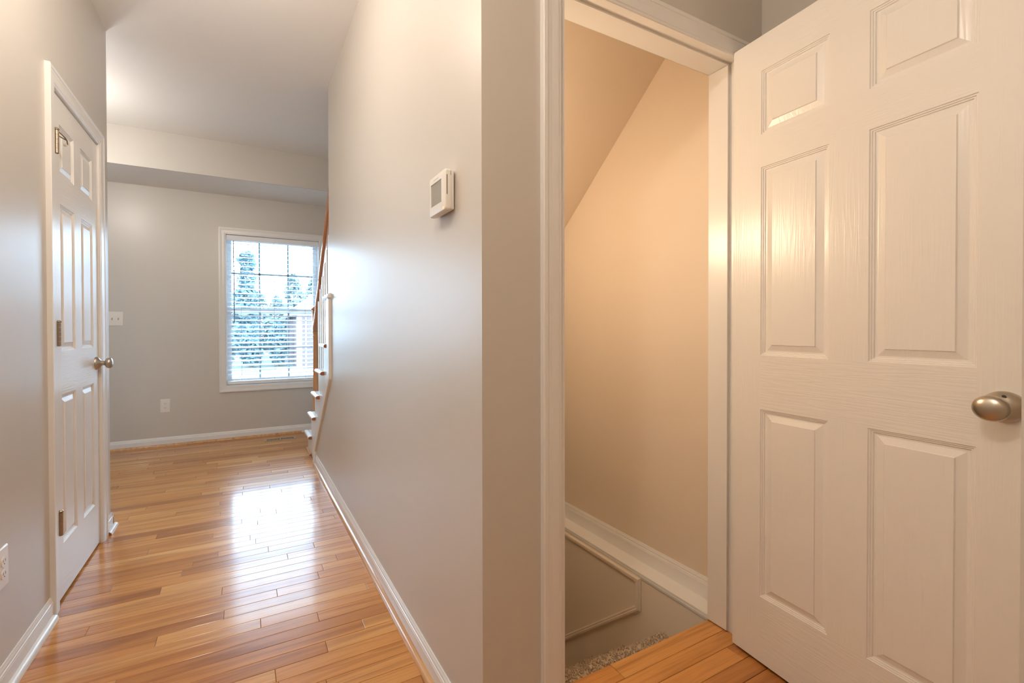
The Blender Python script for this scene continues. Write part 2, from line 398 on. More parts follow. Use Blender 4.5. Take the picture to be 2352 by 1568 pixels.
for (ya, yb) in rows:
    if ya >= YT - .001 - .0:
        spans = [(XL - .12 if (ya < OY1 and yb > OY0) else XL, XR)] if yb < YLE + .06 else [(-3.7, XR)]
        if ya > 3.9: spans = [(-3.7, XR + .12)]
    else:
        spans = [(XL, XN)] if ya > .20 else [(XL, 1.0)]
    for xa, xb in spans:
        x = xa - random.uniform(0, .5)
        while x < xb:
            ln = random.choice([.28, .36, .45, .55, .7, .85, 1.0, 1.15]) * random.uniform(.9, 1.1)
            a, b = max(x, xa), min(x + ln, xb); x += ln
            if b - a < .03: continue
            vis = (b > -1.25 and ya > 1.15) or (ya > .15 and ya < 1.1 and b > .75)
            t = tone_of()
            if vis and n_pl < 300:
                o = plank_mesh(a, b, ya, yb).build('plank', M_OAK, fl); set_tone(o, [t] * len(o.data.polygons)); n_pl += 1
            else:
                k = len(rest.f); plank_mesh(a, b, ya, yb, rest); rest_t += [t] * (len(rest.f) - k)
# the sealed remainder: boards out of the view
o = rest.build('plank_field', M_OAK, fl); o['kind'] = 'stuff'; set_tone(o, rest_t)

# ------------------------------------------------------------------ baseboards
def board(name, P, Q, nrm, shoe_mat, label, P2=None, Q2=None, ends=()):
    b = tag(run(BASE, P, Q, nrm).build(name, M_TRIM), label, 'baseboard', kind='structure')
    P2, Q2 = P2 or P, Q2 or Q; n = Vector(nrm)
    o = Vector((n.x * .0115, n.y * .0115))
    s = run(SHOE, (P2[0] + o.x, P2[1] + o.y), (Q2[0] + o.x, Q2[1] + o.y), nrm).build('shoe_molding', shoe_mat, b, smooth=True)
    if shoe_mat is M_OAKY or shoe_mat is M_OAK: set_tone(s, [.6] * len(s.data.polygons))
    for E, d in ends:
        m = MB().prism([(p * .98, q * .98) for p, q in SHOE], lambda p, q, t: (E[0] + n.x * (p + .0115), E[1] + n.y * (p + .0115) + t, q), 0, d)
        m.build('cut_end', M_END, b)['label'] = 'bare brown cut end of the shoe molding'
    return b
board('baseboard_left', (XL, -2.6), (XL, OY0 - .058), (1, 0), M_TRIM, 'white baseboard on the closet wall in front of the door', Q2=(XL, OY0 - .066))
board('baseboard_left_end', (XL, OY1 + .056), (XL, YLE + .0115), (1, 0), M_TRIM, 'short white baseboard piece wrapping the wall end past the closet', P2=(XL, OY1 + .066), Q2=(XL, YLE + .03), ends=[((XL, OY1 + .066), -.002)])
board('baseboard_return', (-3.7, YLE), (XL + .0115, YLE), (0, 1), M_TRIM, 'white baseboard on the wall turning behind the closet')
board('baseboard_right', (XR, YD - .0115), (XR, 3.61), (-1, 0), M_OAKY, 'long white baseboard under the thermostat wall')
board('baseboard_far', (-3.7, YF), (1.66, YF), (0, -1), M_OAKY, 'white baseboard below the window on the far wall', Q2=(.56, YF))
board('baseboard_doorway', (XR - .0115, YD), (.715, YD), (0, -1), M_OAKY, 'white baseboard on the narrow wall by the doorway casing')

# ------------------------------------------------------------------ doors
def build_leaf(r, W, Z0, Z1, cols, rws):
    """six-panel moulded leaf in the door's own axes: x along the leaf, y away from the viewer, z up"""
    T = .035; m = MB(); m.m = 0
    m.box(0, cols[0][0], 0, T, Z0, Z1).box(cols[1][1], W, 0, T, Z0, Z1)
    for za, zb in rws: m.box(cols[0][1], cols[1][0], 0, T, za, zb)
    m.m = 1
    zs = [Z0] + [z for q in rws for z in q] + [Z1]
    for i in range(0, len(zs), 2): m.box(cols[0][0], cols[1][1], 0, T, zs[i], zs[i + 1])
    leaf = m.build('leaf', [M_DOORV, M_DOORH], r)
    rings = [(0, 0), (.0015, .0025), (.0045, .0027), (.006, .0050), (.0090, .0052), (.0105, .0080), (.0150, .0082), (.0165, .0080), (.0325, .0028), (.0345, .0005)]
    for xa, xb in cols:
        for za, zb in rws:
            p = MB(); vs = []
            for d, y in rings: vs += [(xa + d, y, za + d), (xb - d, y, za + d), (xb - d, y, zb - d), (xa + d, y, zb - d)]
            n = len(rings)
            fs = [(4 * j + i, 4 * j + (i + 1) % 4, 4 * j + 4 + (i + 1) % 4, 4 * j + 4 + i) for j in range(n - 1) for i in range(4)] + [(4 * n - 4, 4 * n - 3, 4 * n - 2, 4 * n - 1)]
            vs += [(xa, .03, za), (xb, .03, za), (xb, .03, zb), (xa, .03, zb)]; b = 4 * n
            fs += [(i, b + i, b + (i + 1) % 4, (i + 1) % 4) for i in range(4)] + [(b + 3, b + 2, b + 1, b)]
            p.add(vs, fs)
            q = p.build('panel', M_DOORV, None); q.parent = leaf
    return leaf
KNOB = [(.0255, .0115), (.034, .0115), (.0365, .0125), (.0395, .0185), (.043, .0232), (.048, .0262), (.0535, .0273), (.058, .0268), (.0625, .0245), (.066, .0195), (.0685, .0125), (.0697, .005), (.0699, .0008)]
ROSE = [(0, .0335), (.003, .0335), (.005, .0328), (.011, .0285), (.017, .021), (.021, .0155), (.0235, .0125), (.026, .0118)]
def build_knob(r, x, z, hole=False):
    fn = lambda d, u, v: (x + u, -d, z + v)
    k = MB().lathe(KNOB, fn, 32).build('knob', M_NICKEL, r, smooth=True, angle=50)
    s = MB().lathe(ROSE, fn, 32).build('rose', M_NICKEL, None, smooth=True, angle=50); s.parent = k
    if hole:
        a, rr, dd = math.radians(78), .0235, .0155
        c = Vector((x + rr * math.cos(a), -dd, z + rr * math.sin(a)))
        h = MB(); h.lathe([(0, .0034), (.0022, .0034)], lambda d, u, v: (c.x + u, c.y - d * .7, c.z + v * .75 + d * .5), 14)
        h = h.build('release_hole', M_DARK, None); h.parent = k
    return k
# closet door (closed) on the hall wall
d1 = root('door_1', (XL - .002, 2.2035, 0), 'closed white six-panel closet door with nickel knob', 'door', kind='structure', rz=PI / 2, local=True)
build_leaf(d1, .580, .012, 2.048, [(.079, .246), (.333, .500)], [(.226, .836), (1.015, 1.617), (1.742, 1.940)])
build_knob(d1, .540, .932)
def knuckle_hinge(r, z, stop=False):
    fn = lambda d, u, v: (-.003 + u * 1.15, -.0165 + v * 1.15, z + d)
    h = MB()
    for i in range(5):
        a = -.045 + i * .018; h.lathe([(a, .0062), (a + .0172, .0062)], fn, 14)
    h.box(-.0045, -.0015, -.016, .002, z - .044, z + .044)
    o = h.build('hinge', M_HINGE, r, smooth=True)
    t = MB().lathe([(.045, .005), (.047, .0075), (.050, .0078), (.053, .006), (.055, .003)], fn, 14)
    t.lathe([(-.048, .003), (-.046, .0055), (-.045, .005)], fn, 14)
    t = t.build('pin', M_HINGE, None, smooth=True); t.parent = o
    if stop:
        m = MB().tube([(-.0045, -.024, z + .038), (.02, -.035, z + .028), (.046, -.034, z + .026), (.066, -.030, z + .016)], .0026, 8)
        m.tube([(-.0045, -.024, z + .022), (.02, -.028, z + .024), (.046, -.034, z + .026)], .0026, 8)
        m.build('door_stop', M_HINGE, None, smooth=True).parent = o
        b = MB().lathe([(0, .006), (.010, .0075), (.012, .005)], lambda d, u, v: (.064 + u, -.030 + d, z + .014 + v), 12).build('bumper', M_PLATE, None, smooth=True)
        b.parent = o
    return o
knuckle_hinge(d1, 1.842, True); knuckle_hinge(d1, 1.085); knuckle_hinge(d1, .335)
# open basement door
A2 = math.radians(6.373)
d2 = root('door_2', (1.5275, .9176, 0), 'open white six-panel door swung out from the basement doorway', 'door', kind='structure', rz=math.atan2(-math.cos(A2), -math.sin(A2)), local=True)
build_leaf(d2, .664, .012, 2.045, [(.093, .283), (.3735, .567)], [(.2266, .838), (1.0137, 1.6217), (1.7277, 1.932)])
build_knob(d2, .607, .934, True)
for z in (1.806, 1.081, .361):
    h = MB()
    poly = [(-.0135, -.043), (.006, -.043), (.006, .043), (-.0135, .043), (-.0165, .041), (-.0195, .036), (-.0205, .030), (-.0205, -.030), (-.0195, -.036), (-.0165, -.041)]
    h.prism(poly, lambda p, q, t: (p, t, z + q), .0335, .0365)
    o = h.build('hinge', M_BRASS, d2)
    for dz in (-.03, 0, .03):
        MB().lathe([(0, .0035), (.001, .003)], lambda d, u, v: (-.010 + u, .0335 - d, z + dz + v), 10).build('screw', M_BRASS, None, smooth=True).parent = o

# door frames
t1 = root('trim_1', (XL, 2.49, 0), 'white moulded casing around the closed closet door', 'trim', kind='structure')
for m in sweep([(2.198, 0), (2.198, 2.055), (2.788, 2.055), (2.788, 0)], CASING, lambda a, b, t: (XL + t, a, b)):
    m.build('casing', M_TRIM, t1)
MB().box(XL - .12, XL + .001, OY0, 2.2005, 0, OZ).box(XL - .12, XL + .001, 2.786, OY1, 0, OZ).box(XL - .12, XL + .001, OY0, OY1, 2.051, OZ).build('jamb', M_TRIM, t1)
MB().box(XL - .06, XL - .038, 2.2005, 2.213, 0, 2.051).box(XL - .06, XL - .038, 2.774, 2.786, 0, 2.051).box(XL - .06, XL - .038, 2.2, 2.786, 2.039, 2.051).build('stop', M_TRIM, t1)
JX0, JX1, JZ = .795, 1.585, 2.050
t2 = root('trim_2', (1.18, YD, 0), 'white moulded casing and jamb of the open basement doorway', 'trim', kind='structure')
for m in sweep([(.778, 0), (.778, 2.037), (1.600, 2.037), (1.600, 0)], CASING, lambda a, b, t: (a, YD - t * .9, b)):
    m.build('casing', M_TRIM, t2)
MB().box(DX0, JX0, YD - .001, YD + .112, 0, DZ).box(JX1, DX1 + .003, YD - .001, YD + .112, 0, DZ).box(DX0, DX1, YD - .001, YD + .112, JZ, DZ).build('jamb', M_TRIM, t2)
SZ = 2.043
m = MB().box(JX0, JX0 + .012, .966, YT, 0, SZ).box(1.573, JX1, .966, 1.037, .006, SZ).box(JX0, JX1, .966, 1.037, SZ, JZ)
m.build('stop', M_TRIM, t2, bevel=.0012)
MB().box(JX0 - .0005, JX0 + .0012, .932, .960, .900, .957).build('strike_plate', M_DARK, t2)
# apron boards where the hall wall meets the open stairs
t3 = root('trim_3', (XR, 3.3, 0), 'white sloping skirt board capping the hall wall end at the stairs', 'trim', kind='structure')
SK = [(-.043, 0), (-.043, .013), (-.039, .016), (.039, .016), (.043, .013), (.043, 0)]
for m in sweep([(3.665, 0), (3.665, .125), (2.992, .782), (2.992, 1.315)], SK, lambda a, b, t: (XR - t, a, b)):
    m.build('skirt_board', M_TRIM, t3)
MB().box(XR - .006, XR + .075, 3.036, 3.125, .986, 1.310).build('end_post', M_TRIM, t3, bevel=.003)
capp = [(0, 1.302), (.008, 1.306), (.012, 1.314), (.010, 1.322), (.004, 1.328), (.002, 1.336), (-.02, 1.345)]
m = MB()
for yy in range(1):
    n = len(capp); vs = []
    for off, z in capp: vs += [(XR - .016 - off, 2.949 - off, z), (XR + .05, 2.949 - off, z), (XR + .05, 3.125 + off, z), (XR - .016 - off, 3.125 + off, z)]
    m.add(vs, [(4 * j + i, 4 * j + (i + 1) % 4, 4 * j + 4 + (i + 1) % 4, 4 * j + 4 + i) for j in range(n - 1) for i in range(4)] + [(4 * n - 4, 4 * n - 3, 4 * n - 2, 4 * n - 1), (3, 2, 1, 0)])
m.build('cap_molding', M_TRIM, t3)

# ------------------------------------------------------------------ stairs going up beyond the hall wall
sr = root('staircase', (XR + .4, 4.1, 0), 'white stairs with stained handrail rising beyond the hall wall', 'staircase')
RI, RU = .206, .216
zt = lambda n: .172 + RI * (n - 1)
yr = lambda n: 4.12 - RU * (n - 1)
def nose(y0, y1, z, t=.027):            # tread profile with bullnose at y1
    c = t / 2; pts = [(y0, z - t), (y1 - c, z - t)]
    pts += [(y1 - c + c * math.cos(a), z - c + c * math.sin(a)) for a in [math.radians(q) for q in (-60, -30, 0, 30, 60)]]
    return pts + [(y1 - c, z), (y0, z)]
NT = 9
for n in range(1, NT + 1):
    t = MB().prism(nose(yr(n + 1), yr(n) + .028, zt(n)), YZ, XR + (.001 if n <= 5 else .117), 1.66).build('tread', M_TRIM, sr, smooth=True)
    MB().box(XR + (.004 if n <= 5 else .117), 1.66, yr(n) - .016, yr(n), max(0, zt(n - 1)) if n > 1 else 0, zt(n) - .027).build('riser', M_TRIM, sr)
    if n <= 5:
        yb = max(yr(n + 1) - .030, 3.07 if n == 5 else 0)
        c = .0135; prof = [(0, -.027)] + [(-.030 + c - c * math.cos(a), -c + c * math.sin(a)) for a in [math.radians(q) for q in (-80, -45, -15, 15, 45, 80)]] + [(0, 0)]
        MB().prism(prof, lambda p, q, s: (XR + p, s, zt(n) + q), yb, yr(n) + .026).build('return_nosing', M_TRIM, t, smooth=True)
        e = MB().prism([(p * .96 - .0004, q * .96 - .0006) for p, q in prof], lambda p, q, s: (XR + p, s, zt(n) + q), yb - .0016, yb)
        e.build('nosing_end', M_END, t)['label'] = 'brown stained end of the white tread nosing'
poly = [(3.60, 0), (yr(1), 0)]
for n in range(1, 6): poly += [(yr(n), zt(n) - .027), (yr(n + 1), zt(n) - .027)]
poly += [(yr(6), 1.02), (2.99, 1.02), (2.99, .74)]
MB().prism(poly, YZ, XR + .001, XR + .022).build('stringer', M_TRIM, sr)
s = run(SHOE, (XR, 3.89), (XR, 4.135), (-1, 0)).build('shoe_molding', M_OAKY, sr, smooth=True); set_tone(s, [.6] * len(s.data.polygons))
MB().prism([(p * .98, q * .98) for p, q in SHOE], lambda p, q, t: (XR - p, 3.89 + t, q), -.002, 0).build('cut_end', M_END, sr)
# newel post
nx, ny = .600, 4.065
nb = MB().box(nx - .029, nx + .029, ny - .029, ny + .029, .172, .50)
nb.lathe([(.50, .036), (.52, .030), (.54, .027), (.56, .0255), (.95, .0225), (1.02, .0225), (1.03, .026), (1.04, .026), (1.045, .022), (1.06, .0225), (1.068, .027), (1.078, .027), (1.085, .025)], lambda d, u, v: (nx + u, ny + v, d), 20)
nb.box(nx - .029, nx + .029, ny - .029, ny + .029, 1.085, 1.27)
nw = nb.build('newel_post', M_NEWEL, sr, smooth=True)
MB().lathe([(1.27, .036), (1.276, .041), (1.284, .041), (1.289, .034), (1.294, .028), (1.300, .022), (1.308, .012), (1.311, .002)], lambda d, u, v: (nx + u, ny + v, d), 20).build('post_cap', M_RAIL, nw, smooth=True)
railp = [(4.05, 1.115), (3.90, 1.297), (3.72, 1.520), (3.50, 1.800), (3.25, 2.108), (3.05, 2.35)]
rp = [(-.026, -.020), (-.028, .000), (-.024, .016), (-.012, .027), (.012, .027), (.024, .016), (.028, 0), (.026, -.020), (.016, -.034), (-.016, -.034)]
m = MB()
for (ya, za), (yb, zb) in zip(railp[:-1], railp[1:]):
    k = len(rp)
    m.add([(nx + p, ya, za + q * 1.5) for p, q in rp] + [(nx + p, yb, zb + q * 1.5) for p, q in rp], [tuple(range(k))[::-1], tuple(range(k, 2 * k))] + [(i, (i + 1) % k, k + (i + 1) % k, k + i) for i in range(k)])
m.build('handrail', M_RAIL, sr, smooth=True, angle=50)
lowz = lambda y: 1.222 + .95 * (3.90 - y)
fil = [(4.04, 1.085), (4.04, 1.11)] + [(y, z - .03) for y, z in railp[1:-1]] + [(3.25, lowz(3.25)), (3.90, lowz(3.90))]
MB().prism(fil, YZ, nx - .011, nx + .011).build('rail_fillet', M_RAIL, sr)
for k in range(9):
    yb = 3.80 - .0985 * k; n = int((4.12 - yb) / RU) + 1
    MB().box(nx - .016, nx + .016, yb - .016, yb + .016, zt(n), lowz(yb) + .02).build('baluster', M_TRIM, sr, bevel=.002)

# ------------------------------------------------------------------ window and blind
def build_window(name, dx, label):
    w1 = root(name, (.303 + dx, YF, WZ0), label, 'window', kind='structure')
    x0, x1 = WX0 + dx, WX1 + dx
    for m in sweep([(x0 + .006, WZ0 + .006), (x0 + .006, WZ1 - .006), (x1 - .006, WZ1 - .006), (x1 - .006, WZ0 + .006)], CASING, lambda a, b, t: (a, YF - t, b), closed=True):
        m.build('casing', M_TRIM, w1)
    ring(x0 - .004, x1 + .004, WZ0 - .004, WZ1 + .004, .012, YF - .0005, YF + .10).build('jamb_lining', M_TRIM, w1)
    ring(x0 + .006, x1 - .006, WZ0 + .006, WZ1 - .006, .022, YF + .085, YF + .15).build('vinyl_frame', M_VINYL, w1)
    def sash(y0, x0, x1, z0, z1, bb, bt, mz):
        s = ring(x0, x1, z0, z1, .030, y0, y0 + .026, bb, bt).build('sash', M_VINYL, w1, bevel=.002)
        MB().box(x0 + .028, x1 - .028, y0 + .011, y0 + .014, z0 + bb - .002, z1 - bt + .002).build('pane', M_GLASS, s)
        for xm in (.166 + dx, .448 + dx): MB().box(xm - .009, xm + .009, y0 + .0145, y0 + .0195, z0 + bb, z1 - bt).build('muntin', M_MUNTIN, s)
        MB().box(x0 + .03, x1 - .03, y0 + .0145, y0 + .0195, mz - .009, mz + .009).build('muntin', M_MUNTIN, s)
        return s
    sash(YF + .118, x0 + .022, x1 - .022, 1.262, 2.036, .040, .036, 1.674)
    ls = sash(YF + .088, x0 + .022, x1 - .022, .552, 1.312, .042, .040, .905)
    for xm in (.10 + dx, .50 + dx): MB().box(xm - .028, xm + .028, YF + .080, YF + .089, 1.300, 1.318).build('sash_lock', M_VINYL, ls, bevel=.002)
def ring(x0, x1, z0, z1, b, y0, y1, bb=None, bt=None):
    bb = bb or b; bt = bt or b
    return MB().box(x0, x0 + b, y0, y1, z0, z1).box(x1 - b, x1, y0, y1, z0, z1).box(x0 + b, x1 - b, y0, y1, z0, z0 + bb).box(x0 + b, x1 - b, y0, y1, z1 - bt, z1)
build_window('window_1', 0, 'white double-hung window with moulded casing and slatted blind in the far wall')
build_window('window_2', VX, 'twin window without blind in the far wall, hidden behind the closet corner')
wb = root('window_blind', (.303, YF + .03, 1.99), 'white slatted window blind hanging open inside the window frame', 'blind')
BX0, BX1 = WX0 + .010, WX1 - .010
MB().box(BX0, BX1, YF + .004, YF + .012, 1.990, 2.040).box(BX0 + .004, BX1 - .004, YF + .013, YF + .055, 2.000, 2.040).build('head_rail', M_SLAT, wb, bevel=.0015)
TL = math.radians(18)
slat_mesh = None
k = 0; z = 1.962
sl = []
while z > .60: sl.append(z); z -= .0455
for z in sl:
    if slat_mesh is None:
        m = MB(); pr = []
        for i in range(5):
            u = -.025 + .0125 * i; cz = .0018 * (1 - (u / .025) ** 2); pr.append((u, cz))
        top = [(u, c + .0014) for u, c in pr]; poly = pr + top[::-1]
        rot = [(u * math.cos(TL) - c * math.sin(TL), u * math.sin(TL) + c * math.cos(TL)) for u, c in poly]
        m.prism(rot, lambda p, q, t: (t, YF + .035 + p, q), BX0 + .004, BX1 - .004)
        o = m.build('slat', M_SLAT, wb); slat_mesh = o.data; o.location.z = z
    else:
        o = bpy.data.objects.new('slat', slat_mesh); COL.objects.link(o); o.parent = wb
        o.matrix_parent_inverse = Matrix.Translation(-Vector(wb.location)); o.location.z = z
MB().box(BX0 + .004, BX1 - .004, YF + .010, YF + .060, .545, .577).build('bottom_rail', M_SLAT, wb, bevel=.003)
for xm in (-.008, .302, .611):
    m = MB().box(xm - .0012, xm + .0012, YF + .008, YF + .0095, .577, 1.99).box(xm - .0012, xm + .0012, YF + .060, YF + .0615, .577, 1.99)
    m.build('ladder_cord', M_CORD, wb)
MB().tube([(.674, YF + .006, 1.99), (.676, YF + .006, 1.3)], .0016, 6).build('lift_cord', M_CORD, wb)
MB().lathe([(1.27, .002), (1.275, .006), (1.295, .005), (1.302, .002)], lambda d, u, v: (.676 + u, YF + .006 + v, d), 10).build('cord_tassel', M_PLATE, wb, smooth=True)
MB().tube([(-.075, YF + .003, 1.985), (-.071, YF + .003, 1.164)], .0042, 8).build('tilt_wand', M_WAND, wb, smooth=True)

# ------------------------------------------------------------------ small fittings
# thermostat on the hall wall
th = root('thermostat', (XR, 1.130, 1.487), 'white touchscreen thermostat on the hall wall', 'thermostat')
TY0, TY1, TZ0, TZ1 = 1.070, 1.184, 1.430, 1.544
MB().box(XR - .005, XR, TY0 + .012, TY1 - .012, TZ0 + .012, TZ1 - .004).build('back_plate', M_DARK, th)
MB().box(XR - .016, XR - .004, TY0 + .002, TY1 - .002, TZ0 + .003, TZ1 - .003).build('rear_shell', M_BODY, th, smooth=True, bevel=.003)
m = MB()
x0, x1 = XR - .032, XR - .0155
SY0, SY1, SZ0, SZ1 = TY0 + .028, TY1 - .012, TZ0 + .028, TZ1 - .021
def rr(y0, y1, z0, z1, r, n=5):
    pts = []
    for cy, cz, a0 in ((y1 - r, z1 - r, 0), (y0 + r, z1 - r, 90), (y0 + r, z0 + r, 180), (y1 - r, z0 + r, 270)):
        for i in range(n): a = math.radians(a0 + 90 * i / (n - 1)); pts.append((cy + r * math.cos(a), cz + r * math.sin(a)))
    return pts
loops = [[(x1, y, z) for y, z in rr(TY0, TY1, TZ0, TZ1, .008)], [(x0 + .004, y, z) for y, z in rr(TY0, TY1, TZ0, TZ1, .008)], [(x0 + .001, y, z) for y, z in rr(TY0 + .0015, TY1 - .0015, TZ0 + .0015, TZ1 - .0015, .008)],
         [(x0, y, z) for y, z in rr(TY0 + .004, TY1 - .004, TZ0 + .004, TZ1 - .004, .007)], [(x0, y, z) for y, z in rr(SY0, SY1, SZ0, SZ1, .001)], [(x0 + .003, y, z) for y, z in rr(SY0 + .001, SY1 - .001, SZ0 + .001, SZ1 - .001, .001)]]
k = len(loops[0]); m.add([v for l in loops for v in l], [(j * k + i, j * k + (i + 1) % k, (j + 1) * k + (i + 1) % k, (j + 1) * k + i) for j in range(len(loops) - 1) for i in range(k)] + [tuple(range(k))])
m.build('front_shell', M_BODY, th, smooth=True, angle=40)
MB().box(x0 + .002, x0 + .0035, SY0 - .001, SY1 + .001, SZ0 - .001, SZ1 + .001).build('display', M_SCREEN, th)
MB().box(XR - .0285, XR - .0265, TY0 - .0004, TY0 + .001, TZ0 + .042, TZ1 - .018).build('stylus_slot', M_DARK, th)
MB().box(XR - .0165, XR - .0158, TY0 - .0004, TY0 + .001, TZ1 - .018, TZ1 - .006).build('vent_slot', M_DARK, th)
MB().lathe([(0, .0035), (.0008, .0033), (.0014, .002)], lambda d, u, v: (x0 - d, TY0 + .014 + u, TZ0 + .008 + v), 12).build('indicator_light', M_LED, th, smooth=True)
MB().box(x0 - .0003, x0 + .001, TY0 + .048, TY0 + .082, TZ1 - .0135, TZ1 - .0115).build('faint_mark', plain('grey_print', (.55, .54, .50), rough=.5), th)

def plate_on(fn, r, w, h, mat=M_PLATE):
    """rounded cover plate: fn(a, b, t) -> xyz, a across, b up, t out of the wall"""
    lo = [(rr(-w / 2, w / 2, -h / 2, h / 2, .003, 3), 0), (rr(-w / 2, w / 2, -h / 2, h / 2, .003, 3), .0025), (rr(-w / 2 + .003, w / 2 - .003, -h / 2 + .003, h / 2 - .003, .003, 3), .0055), (rr(-w / 2 + .006, w / 2 - .006, -h / 2 + .006, h / 2 - .006, .003, 3), .006)]
    m = MB(); k = len(lo[0][0])
    m.add([fn(a, b, t) for pts, t in lo for a, b in pts], [(j * k + i, j * k + (i + 1) % k, (j + 1) * k + (i + 1) % k, (j + 1) * k + i) for j in range(3) for i in range(k)] + [tuple(range(3 * k, 4 * k)), tuple(range(k))[::-1]])
    return m.build('cover_plate', mat, r, smooth=True, angle=25)
def recept(fn, r, b0):
    pts = []
    for i in range(20):
        a = 2 * PI * i / 20; pts.append((max(-.0145, min(.0145, .0175 * math.cos(a))), .0145 * math.sin(a)))
    p = MB().prism(pts, lambda a, b, t: fn(a, b + b0, t), .004, .0085).build('socket', M_PLATE, r, smooth=True)
    m = MB()
    for da in (-.006, .006): m.prism([(da - .001, -.001), (da + .001, -.001), (da + .001, .007), (da - .001, .007)], lambda a, b, t: fn(a, b + b0, t), .008, .0087)
    m.prism([(.0022 * math.cos(q * PI / 4), -.0065 + .0022 * math.sin(q * PI / 4)) for q in range(8)], lambda a, b, t: fn(a, b + b0, t), .008, .0087)
    m.build('prong_slot', M_DARK, None).parent = p
def screw(fn, r, a0, b0):
    MB().prism([(.0022 * math.cos(q * PI / 5), .0022 * math.sin(q * PI / 5)) for q in range(10)], lambda a, b, t: fn(a + a0, b + b0, t), .0055, .0068).build('screw', M_PLATE, r)
fn = lambda a, b, t: (XL + t, 1.768 - a, .378 + b)
o1 = root('wall_outlet', (XL, 1.768, .378), 'white outlet low on the closet wall in front of the door casing', 'outlet', group='white duplex wall outlets')
plate_on(fn, o1, .072, .124); recept(fn, o1, .0195); recept(fn, o1, -.0195); screw(fn, o1, 0, 0)
fn2 = lambda a, b, t: (-.661 + a, YF - t, .379 + b)
o2 = root('wall_outlet', (-.661, YF, .379), 'white outlet on the far wall below and beside the window', 'outlet', group='white duplex wall outlets')
plate_on(fn2, o2, .080, .126); recept(fn2, o2, .0195); recept(fn2, o2, -.0195); screw(fn2, o2, 0, 0)
fn3 = lambda a, b, t: (-1.036 + a, YF - t, 1.198 + b)
sw = root('light_switch', (-1.036, YF, 1.198), 'white two-toggle switch plate on the far wall by the closet corner', 'switch')
plate_on(fn3, sw, .118, .128)
for a0 in (-.023, .023):
    MB().prism([(-.0055, -.012), (.0055, -.012), (.0055, .012), (-.0055, .012)], lambda a, b, t: fn3(a + a0, b, t), .0055, .0072).build('toggle_collar', plain('dull_ivory', (.55, .50, .45)), sw)  # collar in a darker ivory than the plate
    MB().add([fn3(a0 + a, b, t) for a, b, t in ((-.004, -.002, .006), (.004, -.002, .006), (.004, .008, .006), (-.004, .008, .006), (-.0032, .004, .016), (.0032, .004, .016), (.0032, .009, .016), (-.0032, .009, .016))],
             [(0, 3, 2, 1), (4, 5, 6, 7), (0, 1, 5, 4), (1, 2, 6, 5), (2, 3, 7, 6), (3, 0, 4, 7)]).build('toggle', M_PLATE, sw)
    screw(fn3, sw, a0, .030); screw(fn3, sw, a0, -.030)
# floor register under the window
fv = root('floor_register', (.335, 4.605, 0), 'tan metal floor vent with dark slots below the window', 'vent')
VX0, VX1, VY0, VY1 = .187, .482, 4.556, 4.655
m = MB(); m.box(VX0, VX1, VY0, VY0 + .022, 0, .005).box(VX0, VX1, VY1 - .022, VY1, 0, .005).box(VX0, VX0 + .024, VY0 + .022, VY1 - .022, 0, .005).box(VX1 - .024, VX1, VY0 + .022, VY1 - .022, 0, .005)
m.box(.327, .343, VY0 + .022, VY1 - .022, 0, .005); m.build('vent_frame', M_VENT, fv, bevel=.0015)
MB().box(VX0 + .02, VX1 - .02, VY0 + .02, VY1 - .02, .0003, .001).build('duct_opening', M_DARK, fv)
for g0 in (VX0 + .024, .343):
    for i in range(9):
        xx = g0 + (i + 1) * .01155; MB().box(xx - .0022, xx + .0022, VY0 + .02, VY1 - .02, .001, .0045).build('louver', M_VENT, fv)

# lamps that light the rooms (all of them outside the frame)
def bulb(r, c, rad=.014):
    pr = [(-rad * math.cos(i * PI / 12), max(.0005, rad * math.sin(i * PI / 12))) for i in range(13)]
    MB().lathe(pr, lambda d, u, v: (c[0] + u, c[1] + v, c[2] + d), 16).build('bulb', M_GLOW, r, smooth=True)
def dome_light(loc, label):
    r = root('ceiling_light', (loc[0], loc[1], H), label, 'ceiling lamp')
    f = lambda d, u, v: (loc[0] + u, loc[1] + v, H - d)
    MB().lathe([(0, .065), (.018, .062), (.026, .02), (.03, .008), (.22, .008)], f, 28).build('canopy_stem', M_NICKEL, r, smooth=True)
    MB().lathe([(.22, .02), (.235, .034), (.285, .034), (.29, .03)], f, 28).build('socket_cup', M_NICKEL, r, smooth=True)
    bulb(r, (loc[0], loc[1], 2.40))
dome_light(HALL_LAMP, 'small hanging ceiling lamp over the hall near the closet')
dome_light(HALL_FILL, 'unseen lamp added to brighten the hall walls between closet and thermostat')
dome_light(KITCHEN_LAMP, 'small hanging ceiling lamp at the hall end behind the viewer')
r = root('pendant_lamp', (ROOM_LAMP[0], ROOM_LAMP[1], H), 'small hanging lamp in the far room behind the closet corner', 'pendant lamp')
f = lambda d, u, v: (ROOM_LAMP[0] + u, ROOM_LAMP[1] + v, H - d)
MB().lathe([(0, .06), (.02, .055), (.025, .01), (.25, .006)], f, 20).build('stem', M_NICKEL, r, smooth=True)
MB().lathe([(.25, .03), (.27, .03)], f, 20).build('socket_cup', M_NICKEL, r, smooth=True)
bulb(r, ROOM_LAMP)
r = root('wall_sconce', (XR + .115, STAIR_LAMP[1], STAIR_LAMP[2]), 'small globe sconce on the stairwell wall above the steps', 'sconce')
MB().lathe([(0, .05), (.012, .045), (.02, .012), (.03, .012)], lambda d, u, v: (XR + .1155 + d, STAIR_LAMP[1] + u, STAIR_LAMP[2] + v), 20).build('wall_plate', M_NICKEL, r, smooth=True)
bulb(r, STAIR_LAMP)

